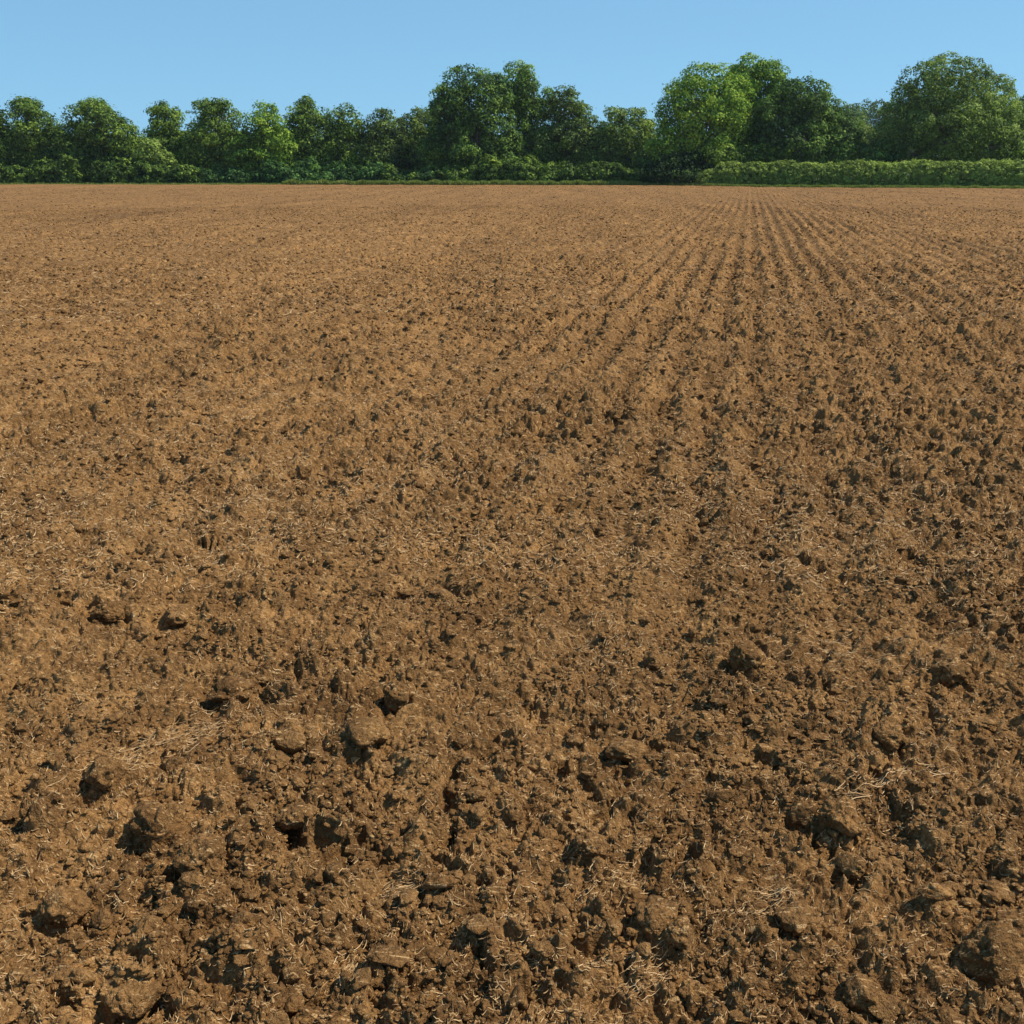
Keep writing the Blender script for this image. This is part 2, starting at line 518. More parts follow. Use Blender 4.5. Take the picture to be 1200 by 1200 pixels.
def build_field():
    r1 = np.exp(np.linspace(math.log(0.35), math.log(1.25), 110))[:-1]
    # radial steps: ~0.28 % of the distance close by, a little coarser far away
    rr = [1.25]
    while rr[-1] < 140:
        q = rr[-1]
        rr.append(q + q * (0.0017 + 0.0004 * min(1, q / 6) + 0.0010 * min(1, q / 60)))
    r = np.concatenate([r1, np.array(rr)])
    dense = np.radians(31)
    a0 = np.linspace(-dense, dense, 1250)
    aL = -dense - (np.linspace(0, 1, 170)[1:] ** 1.8) * np.radians(100)
    a = np.concatenate([aL[::-1], a0, -aL])
    nr, na = len(r), len(a)
    R, A = np.meshgrid(r, a, indexing='ij')
    E = edge_dist(np.clip(A, -1.0, 1.0)) / np.cos(np.clip(A, -1.0, 1.0))
    R = np.minimum(R, E + 0.15)                       # the field stops at its headland line
    x = (R * np.sin(A)).astype(np.float32)
    y = (R * np.cos(A)).astype(np.float32)
    z = np.empty(x.size, np.float32)
    xf, yf = x.ravel(), y.ravel()
    n = 400000
    for i in range(0, x.size, n):
        z[i:i + n] = field_height(xf[i:i + n], yf[i:i + n])
    u = xf * RC - yf * RS
    v = xf * RS + yf * RC
    msk = sstep(-4.5, 0.5, u) * (1 - sstep(4.5, 9.0, u)) * sstep(3, 9, v) * (1 - .5 * sstep(40, 90, v))
    row = 0.65 * msk * np.cos(2 * np.pi * (u + 0.03 * noise2(u / 0.8, v / 1.4, 32)) / 0.335) * (.55 + .9 * sstep(-.4, .4, noise2(u / .5, v / 5, 37)))
    row = row + 0.5 * sstep(6, 20, v) * noise2((u + v * v * .0006) / 0.55, v / 16, 38) + 0.6 * sstep(10, 30, v) * noise2((u + v * v * .0006) / 1.9, v / 24, 39)
    e = sstep(-0.6, 0.1, (R - E).ravel())
    z = z * (1 - e) - 0.12 * e
    V = np.stack([xf, yf, z], 1)
    idx = np.arange(nr * na, dtype=np.int32).reshape(nr, na)
    F = np.stack([idx[:-1, :-1], idx[:-1, 1:], idx[1:, 1:], idx[1:, :-1]], -1).reshape(-1, 4)[:, ::-1]
    # drop the quads squeezed flat beyond the edge line
    Rk = R
    keep = ((Rk[1:, :-1] - Rk[:-1, :-1]) > 1e-4).reshape(-1)
    F = F[keep]
    o = mesh_obj('ploughed_field', V, F, M['soil'], smooth=True, attrs={'row': ('POINT', row)})
    prop(o, kind='structure')
    return o


build_field()
# the grassland round and beyond the field, out to the horizon, just below the soil
rg = np.array([0.0, 60, 90, 110, 130, 160, 220, 400, 900, 2400])
ag = np.linspace(0, 2 * np.pi, 97)[:-1]
V = [(0, 0, -0.16)]
for q in rg[1:]:
    for aa in ag:
        V.append((q * math.sin(aa), q * math.cos(aa), -0.16))
F = []
nA = len(ag)
tri = []
for i in range(nA):
    tri.append((0, 1 + (i + 1) % nA, 1 + i, 1 + i))
for k in range(len(rg) - 2):
    for i in range(nA):
        p = 1 + k * nA
        F.append((p + i, p + (i + 1) % nA, p + nA + (i + 1) % nA, p + nA + i))
V = np.array(V)
me = bpy.data.meshes.new('grassland')
me.from_pydata([tuple(v) for v in V], [], [t3[:3] for t3 in tri] + [f[::-1] for f in F])
me.materials.append(M['meadow'])
o = bpy.data.objects.new('grassland', me)
COL.objects.link(o)
prop(o, kind='structure')


# ------------------------------------------------------------------ clods
def ico(sub):
    import bmesh
    bm = bmesh.new()
    bmesh.ops.create_icosphere(bm, subdivisions=sub, radius=1.0)
    V = np.array([v.co[:] for v in bm.verts], np.float32)
    F = np.array([[v.index for v in f.verts] for f in bm.faces], np.int32)
    bm.free()
    return V, F


def lump(V, seed, rough=1.0, flats=9):
    """turn a unit sphere into an angular, pitted soil clod"""
    off = seed * 17.31
    d = V / np.linalg.norm(V, axis=1, keepdims=True)
    rad = 1 + 0.30 * noise3(d * 1.3 + off, 1) + 0.22 * rough * noise3(d * 3.1 + off, 2) \
        + 0.13 * rough * noise3(d * 6.5 + off, 3)
    if len(V) > 700:
        rad = rad + 0.07 * rough * noise3(d * 14 + off, 4) + 0.04 * rough * noise3(d * 30 + off, 5)
        rad = rad - 0.10 * rough * sstep(0.25, 0.6, noise3(d * 4.2 + off + 9, 6))
    rng = np.random.default_rng(seed)
    # knock a few flats
    P = d * rad[:, None]
    for _ in range(flats):
        n = rng.normal(size=3); n /= np.linalg.norm(n)
        lim = rng.uniform(0.5, 0.92)
        s = P @ n
        P = P - np.maximum(s - lim, 0)[:, None] * n * 0.8
    return P


def rotmat(rng):
    q = rng.normal(size=4); q /= np.linalg.norm(q)
    a, b_, c, d = q
    return np.array([[a*a+b_*b_-c*c-d*d, 2*(b_*c-a*d), 2*(b_*d+a*c)],
                     [2*(b_*c+a*d), a*a-b_*b_+c*c-d*d, 2*(c*d-a*b_)],
                     [2*(b_*d-a*c), 2*(c*d+a*b_), a*a-b_*b_-c*c+d*d]])


icoV5, icoF5 = ico(5)
clod_xy = []
for k, (px, py, hw, fl, label) in enumerate(CL):
    x, y = on_ground(px, py + hw * 0.35)
    dist = math.sqrt(x * x + y * y + CAM_H ** 2)
    R = hw / F_PX * dist * 0.86
    P = lump(icoV5, 100 + k, 0.35 if 'smooth' in label else 0.75, 2)
    rng = np.random.default_rng(500 + k)
    P = P @ rotmat(rng).T
    P = P / np.abs(P[:, :2]).max() * R
    P[:, 2] *= fl / max(np.abs(P[:, 2]).max() / R, 0.6)
    z = float(field_height([x], [y])[0])
    ring = field_height(x + R * 0.9 * np.cos(np.arange(8) * .785), y + R * 0.9 * np.sin(np.arange(8) * .785))
    z0 = float(np.median(ring))
    o = mesh_obj('soil_clod', P, icoF5, M['clod'], smooth=True)
    o.location = (x, y, z0 + R * fl * 0.48)
    prop(o, label, 'soil clod', 'clods standing proud of the field')
    clod_xy.append((x, y, R))
clod_xy = np.array(clod_xy)


def scatter_lumps():
    rng = np.random.default_rng(7)
    VV, FF = [], []
    base = 0
    for sub, n, rmin, rmax, dmin, dmax, nvar in ((4, 500, 0.016, 0.032, 1.3, 9.5, 14), (4, 1500, 0.009, 0.028, 1.2, 7.5, 14), (3, 16000, 0.004, 0.013, 1.2, 6.5, 14),
                                                 (2, 45000, 0.003, 0.009, 1.2, 5.5, 14),
                                                 (3, 4500, 0.010, 0.034, 4.0, 20, 14), (2, 60000, 0.007, 0.022, 4.0, 20, 14),
                                                 (1, 70000, 0.014, 0.036, 9, 50, 14),
                                                 (1, 30000, 0.025, 0.055, 25, 115, 10)):
        bv, bf = ico(sub)
        variants = [lump(bv, 900 + sub * 40 + v, 1.0) for v in range(nvar)]
        ang = rng.uniform(-0.56, 0.56, n)
        uu = rng.uniform(0, 1, n)
        d = dmin * (dmax / dmin) ** (uu ** 0.8) if dmax < 10 else np.sqrt(dmin ** 2 + uu * (dmax ** 2 - dmin ** 2))
        x, y = d * np.sin(ang), d * np.cos(ang)
        keepn = noise2((x / 0.5).astype(np.float32), (y / 0.5).astype(np.float32), 77) + rng.uniform(-.6, .6, n) > -0.1
        x, y = x[keepn], y[keepn]
        z = field_height(x, y)
        s = rmin * (rmax / rmin) ** (rng.uniform(0, 1, len(x)) ** 1.6)
        m = len(x)
        var = np.array(variants)
        q = rng.normal(size=(m, 4)); q /= np.linalg.norm(q, axis=1, keepdims=True)
        a, b_, c, d_ = q.T
        Rm = np.stack([a*a+b_*b_-c*c-d_*d_, 2*(b_*c-a*d_), 2*(b_*d_+a*c), 2*(b_*c+a*d_), a*a-b_*b_+c*c-d_*d_, 2*(c*d_-a*b_),
                       2*(b_*d_-a*c), 2*(c*d_+a*b_), a*a-b_*b_-c*c+d_*d_], 1).reshape(m, 3, 3)
        P = np.einsum('nij,nkj->nki', Rm, var[np.arange(m) % nvar])
        sc3 = s[:, None] * np.stack([rng.uniform(.7, 1.5, m), rng.uniform(.7, 1.5, m), rng.uniform(.45, .9, m)], 1)
        P = P * sc3[:, None, :] + np.stack([x, y, z + s * rng.uniform(0.0, 0.45, m)], 1)[:, None, :]
        VV.append(P.reshape(-1, 3))
        FF.append((bf[None] + (np.arange(m) * len(bv))[:, None, None]).reshape(-1, 3) + base)
        base += m * len(bv)
    o = mesh_obj('soil_crumbs', np.concatenate(VV), np.concatenate(FF), M['clod'], smooth=True)
    prop(o, 'loose brown crumbs and small lumps of soil strewn over the whole field', 'soil crumbs', kind='stuff')


scatter_lumps()


# ------------------------------------------------------------------ straw
def straw_mesh(x, y, heading, length, width, rng, lift=0.004, curl=1.0):
    """bent dry stalks lying on the soil: each a five-point strip folded to a V section"""
    n = len(x)
    K = 6
    tt = np.linspace(-0.5, 0.5, K)
    bend = rng.normal(0, 0.20 * curl, n)
    bend2 = rng.normal(0, 0.12 * curl, n)
    PX = np.empty((n, K)); PY = np.empty((n, K))
    cx, cy = x.copy(), y.copy()
    for k in range(K):
        a = heading + bend * tt[k] * 4 + bend2 * (tt[k] * 4) ** 2 * 0.5
        PX[:, k] = cx; PY[:, k] = cy
        cx = cx + np.cos(a) * length / (K - 1)
        cy = cy + np.sin(a) * length / (K - 1)
    Z = field_height(PX.ravel(), PY.ravel()).reshape(n, K)
    Zs = Z.copy()
    for _ in range(2):      # a stalk bridges the hollows
        Zs[:, 1:-1] = (Zs[:, :-2] + Zs[:, 1:-1] + Zs[:, 2:]) / 3
    Z = np.maximum(Z, Zs)
    q70 = np.percentile(Z, 65, axis=1)[:, None]
    lim = 0.16 * length[:, None]
    Z = q70 + np.clip((Z - q70) * .6, -lim, lim) + lift + width[:, None] * 0.5
    Z[:, 0] += rng.uniform(0, .012, n); Z[:, -1] += rng.uniform(0, .012, n)
    dx = np.gradient(PX, axis=1); dy = np.gradient(PY, axis=1)
    L = np.hypot(dx, dy) + 1e-9
    nx, ny = -dy / L, dx / L
    taper = np.array([0.5, 1, 1, 1, 0.9, 0.35])
    w = width[:, None] * taper
    A = np.stack([PX + nx * w * .5, PY + ny * w * .5, Z], -1)
    B = np.stack([PX, PY, Z + w * .45], -1)
    Cc = np.stack([PX - nx * w * .5, PY - ny * w * .5, Z], -1)
    V = np.stack([A, B, Cc], 2)               # n,K,3,3
    idx = np.arange(n * K * 3).reshape(n, K, 3)
    q1 = np.stack([idx[:, :-1, 0], idx[:, 1:, 0], idx[:, 1:, 1], idx[:, :-1, 1]], -1)
    q2 = np.stack([idx[:, :-1, 1], idx[:, 1:, 1], idx[:, 1:, 2], idx[:, :-1, 2]], -1)
    F = np.concatenate([q1.reshape(-1, 4), q2.reshape(-1, 4)])
    tone = np.repeat(rng.beta(2.4, 2.0, n), K * 3)
    return V.reshape(-1, 3), F, tone


def straw_stuff():
    rng = np.random.default_rng(9)
    parts = []
    for n, dmin, dmax, l0, l1, w0, w1 in ((50000, 1.2, 6, .006, .028, .0009, .0028), (110000, 4, 14, .010, .042, .0018, .0048),
                                          (50000, 12, 45, .04, .12, .005, .010)):
        ang = rng.uniform(-0.57, 0.57, n)
        u = rng.uniform(0, 1, n)
        d = dmin * (dmax / dmin) ** (u ** 0.85)
        x, y = d * np.sin(ang), d * np.cos(ang)
        den = 0.5 * noise2((x / 0.9).astype(np.float32), (y / 1.1).astype(np.float32), 81) + 0.5 * noise2((x / 0.3).astype(np.float32), (y / 0.35).astype(np.float32), 82)
        k = den + rng.uniform(-.8, .5, n) > -0.12
        x, y = x[k], y[k]
        m = len(x)
        hd = noise2((x / 0.4).astype(np.float32), (y / 0.4).astype(np.float32), 83) * 2.5 + rng.normal(0.5, 0.8, m)
        L = rng.uniform(l0, l1, m)
        W = rng.uniform(w0, w1, m)
        parts.append(straw_mesh(x, y, hd, L, W, rng, 0.001, 0.35))
    V, F, T = [], [], []
    b0 = 0
    for v, f, t_ in parts:
        V.append(v); F.append(f + b0); T.append(t_); b0 += len(v)
    o = mesh_obj('chopped_straw', np.concatenate(V), np.concatenate(F), M['straw'], attrs={'tone': ('POINT', np.concatenate(T))})
    prop(o, 'short bits of dry straw scattered through the soil', 'straw', kind='stuff')


straw_stuff()


def wisp(pts, spread, n, length, width, label, seed):
    rng = np.random.default_rng(seed)
    g = np.array([on_ground(*p) for p in pts])
    seg = rng.uniform(0, len(g) - 1.0001, n)
    i = seg.astype(int); f = seg - i
    x = g[i, 0] * (1 - f) + g[i + 1, 0] * f + rng.normal(0, spread, n)
    y = g[i, 1] * (1 - f) + g[i + 1, 1] * f + rng.normal(0, spread * 1.4, n)
    hd = np.arctan2(g[i + 1, 1] - g[i, 1], g[i + 1, 0] - g[i, 0]) + rng.normal(0, .28, n)
    L = rng.uniform(.35, 1, n) * length * .62
    n_ = n
    x = x - np.cos(hd) * L / 2; y = y - np.sin(hd) * L / 2
    v, F, T = straw_mesh(x, y, hd, L, rng.uniform(.5, 1.1, n) * width * .62, rng, rng.uniform(-.003, .005, (n, 1)), 0.5)
    c = v.mean(0)
    o = mesh_obj('straw_wisp', v - c, F, M['straw'], attrs={'tone': ('POINT', np.clip(T + (-.02 if n > 150 else .12), 0, 1))})
    o.location = c
    if label:
        prop(o, label, 'straw', 'wisps of straw on the soil')
    else:
        o.name = 'loose_straw'
        prop(o, 'loose spread of short broken straw', 'straw', kind='stuff')


wisp([(95, 915), (160, 885), (215, 860), (265, 850)], 0.040, 170, .13, .0040, 'widest patch of pale straw, above the rough clod on the left', 1)
wisp([(975, 942), (1020, 930), (1060, 912), (1100, 908)], 0.014, 57, .16, .0045, 'single pale stalk bundle sloping up to the right beside the clod with the round hollow', 2)
wisp([(395, 1150), (415, 1125), (440, 1105)], 0.016, 44, .10, .0028, 'thin straw wisp near the bottom edge left of the middle', 3)
wisp([(455, 1045), (485, 1038)], 0.021, 57, .08, .003, 'short tuft of pale straw in the lower left middle', 4)
wisp([(685, 1050), (710, 1030), (740, 1018)], 0.021, 57, .09, .0028, 'straw wisp right of the crumbling clod below the middle', 5)
wisp([(845, 1090), (870, 1065), (900, 1050), (925, 1040)], 0.018, 93, .09, .003, 'curly straw tangle left of the flat brown clod in the lower right', 6)
wisp([(735, 1150), (760, 1135), (785, 1125)], 0.025, 68, .09, .003, 'curled straw tangle near the bottom edge right of the middle', 7)
wisp([(640, 740), (690, 760), (720, 735)], 0.057, 102, .10, .0034, None, 8)
wisp([(895, 765), (960, 755), (1030, 760)], 0.057, 102, .10, .0032, None, 9)
wisp([(1145, 760), (1175, 735)], 0.034, 51, .10, .0034, 'straw wisp above right of the large round clod by the right edge', 10)


# ------------------------------------------------------------------ leaves
def leaf_quads(P, D, size, rng, aspect=0.6, face=None):
    """rhombic leaf sprays centred at P, long axis along D with random roll"""
    n = len(P)
    D = D / (np.linalg.norm(D, axis=1, keepdims=True) + 1e-9)
    r = rng.normal(size=(n, 3))
    if face is not None:                      # the blade turns its flat side towards 'face'
        fc = face + r * .38
        fc /= np.linalg.norm(fc, axis=1, keepdims=True)
        D = r[:, ::-1] + np.array([0, 0, -.3])
        D = D - (D * fc).sum(1, keepdims=True) * fc
        D /= np.linalg.norm(D, axis=1, keepdims=True) + 1e-9
        r = fc
    S = np.cross(D, r); S /= (np.linalg.norm(S, axis=1, keepdims=True) + 1e-9)
    Nn = np.cross(D, S)
    L = size[:, None]
    a = P - D * L * .5
    b_ = P + S * L * aspect * .5 + Nn * L * .10
    c = P + D * L * .5
    d = P - S * L * aspect * .5 + Nn * L * .10
    V = np.stack([a, b_, c, d], 1).reshape(-1, 3)
    F = np.arange(n * 4).reshape(n, 4)
    return V, F


def crown_mesh(lobes, rng, clump_r, leaf, dens, spike=0.5, gaps=0.0, light=0.0):
    """lobes: (cx,cy,cz,rx,ry,rz) world ellipsoids. Clumps of leaves sit on and inside them."""
    C, O, G = [], [], []
    L = np.array(lobes)
    for k, (cx, cy, cz, rx, ry, rz) in enumerate(L):
        area = 4 * np.pi * (((rx * ry) ** 1.6 + (rx * rz) ** 1.6 + (ry * rz) ** 1.6) / 3) ** (1 / 1.6)
        n = int(area / (clump_r ** 2) * 0.60) + 6
        d = rng.normal(size=(n, 3)); d /= np.linalg.norm(d, axis=1, keepdims=True)
        rad = rng.uniform(0.80, 1.03, n) + 0.10 * noise3(d * 2.2 + k * 9, 3)
        p = d * rad[:, None] * np.array([rx, ry, rz]) + np.array([cx, cy, cz])
        # a looser second layer inside
        n2 = n // 2
        d2 = rng.normal(size=(n2, 3)); d2 /= np.linalg.norm(d2, axis=1, keepdims=True)
        p2 = d2 * rng.uniform(0.3, 0.75, n2)[:, None] * np.array([rx, ry, rz]) + np.array([cx, cy, cz])
        p = np.concatenate([p, p2]); d = np.concatenate([d, d2])
        # skip clumps deep inside another lobe
        ok = np.ones(len(p), bool)
        for j in range(len(L)):
            if j != k:
                q = (p - L[j, :3]) / L[j, 3:]
                ok &= (q ** 2).sum(1) > 0.50
        ok &= p[:, 2] > 0.08
        if gaps > 0:
            ok &= noise3(p / (clump_r * 2.4) + 31, 8) > (-1 + gaps)
        C.append(p[ok]); O.append(d[ok])
    C = np.concatenate(C); O = np.concatenate(O)
    m = len(C)
    cr = clump_r * rng.uniform(.6, 1.25, m)
    nl = np.maximum((dens * (cr / clump_r) ** 2).astype(int), 4)
    ci = np.repeat(np.arange(m), nl)
    N = len(ci)
    d = rng.normal(size=(N, 3)); d /= np.linalg.norm(d, axis=1, keepdims=True)
    # leaves mostly on the outer and upper side of their clump
    bias = O[ci] * 0.5 + np.array([0, 0, 0.45])
    d = d + bias * rng.uniform(0, 1.3, N)[:, None]
    d /= np.linalg.norm(d, axis=1, keepdims=True)
    rr = cr[ci] * rng.uniform(.3, 1.0, N) ** .45
    sq = np.array([1, 1, .78])
    tip = (rng.uniform(0, 1, N) < 0.12) * rng.uniform(0, spike, N)
    P = C[ci] + d * sq * (rr * (1 + tip))[:, None]
    # leaf axes: outward and drooping
    ax = d * 0.9 + rng.normal(size=(N, 3)) * 0.7 + np.array([0, 0, 0.15])
    size = leaf * rng.uniform(.6, 1.35, N)
    V, F = leaf_quads(P, ax, size, rng, .62, d + O[ci] * .25 + np.array([0, 0, .25]))
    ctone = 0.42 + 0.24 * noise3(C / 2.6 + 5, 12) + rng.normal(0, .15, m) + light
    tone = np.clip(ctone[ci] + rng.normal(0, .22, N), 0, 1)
    V[:, 2] = np.maximum(V[:, 2], -0.1)
    return V, F, np.repeat(tone, 4)


def tube(path, radii, seg=8):
    path = np.array(path, float); n = len(path)
    V = []
    for i in range(n):
        t_ = path[min(i + 1, n - 1)] - path[max(i - 1, 0)]
        t_ /= np.linalg.norm(t_) + 1e-9
        s = np.cross(t_, (0.13, 1, 0.2)); s /= np.linalg.norm(s)
        u_ = np.cross(t_, s)
        for k in range(seg):
            a = 2 * math.pi * k / seg
            V.append(path[i] + (s * math.cos(a) + u_ * math.sin(a)) * radii[i] * (1 + .08 * math.sin(3 * a + i)))
    F = []
    for i in range(n - 1):
        for k in range(seg):
            F.append((i * seg + k, i * seg + (k + 1) % seg, (i + 1) * seg + (k + 1) % seg, (i + 1) * seg + k))
    return np.array(V), np.array(F)


def trunk_mesh(lobes, rng, r0):
    L = np.array(lobes)
    wgt = L[:, 3] * L[:, 5]
    c = (L[:, :3] * wgt[:, None]).sum(0) / wgt.sum()
    top = (L[:, 2] + L[:, 5] * .55).max()
    lo = (L[:, 2] - L[:, 5]).min()
    fork = max(1.2, min(c[2] * .55, lo + 1.2))
    V, F = [], []
    base = 0

    def add(path, radii, seg=8):
        nonlocal base
        v, f = tube(path, radii, seg)
        V.append(v); F.append(f + base); base += len(v)
    p0 = np.array([c[0], c[1], -0.25]); p1 = np.array([c[0] + rng.normal(0, .15), c[1], fork])
    add([p0, p0 + (0, 0, .35), (p0 + p1) / 2 + (rng.normal(0, .1), 0, 0), p1], [r0 * 1.5, r0 * 1.1, r0 * .95, r0 * .85], 10)
    for k in range(len(L)):
        for j in range(3):
            e = L[k, :3] + rng.uniform(-.6, .6, 3) * L[k, 3:]
            e[2] = max(e[2], fork + .4)
            mid = p1 * .5 + e * .5 + np.array([0, 0, .25 * (e[2] - fork)]) + rng.normal(0, .15, 3)
            rb = r0 * rng.uniform(.35, .5)
            add([p1 - (0, 0, .15), p1 * .75 + mid * .25, mid, mid * .4 + e * .6, e], [rb, rb * .85, rb * .6, rb * .4, rb * .15], 6)
            for _ in range(3):
                s_ = mid + (e - mid) * rng.uniform(.1, .9)
                e2 = s_ + rng.normal(0, .35, 3) * L[k, 3:] + np.array([0, 0, .3])
                add([s_, (s_ + e2) / 2 + rng.normal(0, .1, 3), e2], [rb * .3, rb * .2, rb * .07], 5)
    return np.concatenate(V), np.concatenate(F)


def tree(name, D, lobes_px, mat, label, cat='tree', group=None, seed=1, clump=0.85, leaf=0.29, dens=66,
         spike=.6, gaps=0.0, light=0.0, r0=None, part='crown', trunk=True):
    rng = np.random.default_rng(seed)
    lobes = []
    for (px, py, rx, ry, *off) in lobes_px:
        x, y, z = at_depth(px, py, D)
        s = D / (F_PX * CP + (600 - py) * SP) / 1.0
        s = D / F_PX / (CP + (600 - py) / F_PX * SP)
        wx = rx * s
        wz = ry * s / (CP - (CAM_H - z) / D * SP) if False else ry * s * 0.965
        dy = off[0] if off else 0.0
        lobes.append((x, D + dy + wx * 0.15 * rng.normal(), z, max(wx - .05, .4), max(wx * .9, .8), max(wz - .1, .4)))
    if cat == 'tree':                      # lower limbs that hang down towards the undergrowth
        A = np.array(lobes)
        x0, x1 = (A[:, 0] - A[:, 3]).min(), (A[:, 0] + A[:, 3]).max()
        for f in (.2, .5, .8):
            lobes.append((x0 + (x1 - x0) * f + rng.normal(0, .2), D - 0.3 + rng.normal(0, .4), 3.3 + rng.normal(0, .4),
                          (x1 - x0) * .27, 1.7, 2.4))
    L = np.array(lobes)
    c = np.array([L[:, 0].mean(), L[:, 1].mean(), -0.16])
    e = bpy.data.objects.new(name, None)
    e.location = c
    COL.objects.link(e)
    prop(e, label, cat, group)
    V, F, T = crown_mesh(lobes, rng, clump, leaf, dens, spike, gaps, light)
    mesh_obj(part, V - c, F, mat, e, attrs={'tone': ('POINT', T)})
    if trunk:
        V, F = trunk_mesh(lobes, rng, r0 or 0.03 * (L[:, 2] + L[:, 5]).max())
        mesh_obj('trunk' if cat == 'tree' else 'stem', V - c, F, M['bark'], e, smooth=True)
    return e


GL = 'small trees of the boundary row on the left'
GB = 'big trees along the far side of the field'
T = [
    ('field_tree', 132, [(-22, 160, 30, 34), (-6, 172, 22, 26), (-60, 165, 34, 36)], 'leaf_field', 'tree cut by the left edge of the photo', GL, {}),
    ('field_tree', 131, [(35, 150, 31, 30), (14, 172, 27, 24), (58, 172, 24, 22), (34, 128, 17, 10)], 'leaf_field', 'round topped tree next to the one cut by the left edge', GL, {}),
    ('field_tree', 130, [(112, 148, 30, 27), (138, 163, 24, 24), (90, 168, 22, 24), (154, 178, 18, 16), (112, 128, 17, 10)], 'leaf_field', 'widest rounded tree of the left row, sloping down into a gap of sky', GL, {}),
    ('field_tree', 133, [(194, 143, 18, 19), (194, 165, 21, 22), (192, 131, 9, 9)], 'leaf_field', 'narrow upright tree right after the gap of sky on the left', GL, {'gaps': .25}),
    ('field_tree', 131, [(252, 145, 28, 27), (238, 168, 25, 21), (272, 170, 22, 20), (250, 125, 14, 9)], 'leaf_field', 'tall round tree just right of the narrow upright one', GL, {'light': .06}),
    ('field_tree', 130, [(312, 150, 22, 23), (305, 174, 26, 19), (326, 165, 16, 18)], 'leaf_bright', 'lime green tree between two darker round ones in the left row', GL, {'light': .04}),
    ('field_tree', 132, [(357, 142, 23, 24), (374, 165, 27, 22), (345, 165, 18, 22)], 'leaf_field', 'tree whose top is the tallest right of the lime green tree', GL, {'light': .03}),
    ('field_tree', 132, [(405, 149, 21, 21), (410, 174, 25, 18)], 'leaf_field', 'low tree with a flat top, fourth to the left of the tall dark grove', GL, {}),
    ('field_tree', 131, [(449, 153, 20, 22), (450, 176, 25, 17)], 'leaf_olive', 'greyish green low tree, second to the left of the tall dark grove', GL, {'light': -.15}),
    ('field_tree', 134, [(488, 153, 21, 24), (494, 177, 25, 16), (506, 150, 12, 18)], 'leaf_olive', 'olive green tree touching the left side of the tall dark grove', GL, {'light': -.1}),
    ('tall_tree', 129, [(552, 116, 38, 33), (528, 145, 26, 30), (572, 150, 34, 32), (545, 172, 38, 22), (522, 122, 16, 18), (580, 108, 18, 20)], 'leaf_dark', 'broad dark green tree with a domed crown, left half of the tall central grove', GB, {'gaps': .12}),
    ('tall_tree', 133, [(611, 96, 19, 20), (624, 122, 25, 24), (630, 152, 30, 26), (628, 178, 34, 16), (603, 112, 18, 22)], 'leaf_dark', 'highest peak of the central grove, just right of the domed dark tree', GB, {'gaps': .22, 'light': .03}),
    ('tall_tree', 131, [(664, 121, 19, 16), (674, 143, 23, 20), (664, 168, 34, 24), (700, 170, 20, 22)], 'leaf_olive', 'loose crowned tree with sky holes, right shoulder of the central grove', GB, {'gaps': .3, 'light': -.12}),
    ('round_tree', 130, [(732, 155, 31, 27), (735, 182, 35, 20), (720, 170, 26, 22), (752, 165, 18, 24)], 'leaf_olive', 'smaller olive green rounded tree standing in the dip between the two tall groves', GB, {}),
    ('tall_tree', 120, [(828, 112, 38, 31), (806, 132, 34, 34), (834, 150, 40, 32), (800, 162, 27, 26), (856, 128, 26, 32)], 'leaf_bright', 'broad bright green tree with a dark left side, left of the tall peaked one', GB, {'clump': 1.0, 'dens': 85, 'light': .14}),
    ('tall_tree', 126, [(885, 91, 30, 22), (895, 112, 28, 28), (872, 108, 20, 26), (880, 140, 30, 26)], 'leaf_bright', 'tall bright green tree with holes of sky, peak of the right hand grove', GB, {'gaps': .3, 'clump': .75}),
    ('tall_tree', 119, [(938, 116, 30, 23), (952, 140, 38, 28), (920, 150, 34, 32), (935, 172, 46, 24), (985, 160, 20, 24), (902, 140, 18, 26)], 'leaf_dark', 'darker green tree forming the right slope of the right hand grove', GB, {'light': -.05}),
    ('round_tree', 124, [(1004, 168, 19, 24), (1010, 182, 18, 14)], 'leaf_olive', 'small yellowish green tree in the gap beside the huge domed tree', GB, {'light': .05}),
    ('tall_tree', 117, [(1108, 106, 50, 36), (1072, 130, 34, 34), (1150, 126, 42, 36), (1112, 145, 60, 38), (1066, 162, 34, 26), (1165, 156, 36, 32)], 'leaf_olive', 'huge domed grey green tree standing alone above the trimmed hedge', GB, {'gaps': .10, 'light': .14, 'clump': .70, 'leaf': .25, 'dens': 52}),
    ('tall_tree', 119, [(1216, 148, 34, 34), (1235, 165, 45, 30), (1200, 172, 24, 22)], 'leaf_dark', 'dark tree cut by the right edge of the photo', GB, {}),
]
for k, (nm, D, lob, mt, label, grp, kw) in enumerate(T):
    tree(nm, D, lob, M[mt], label, 'tree', grp, seed=60 + k, **kw)
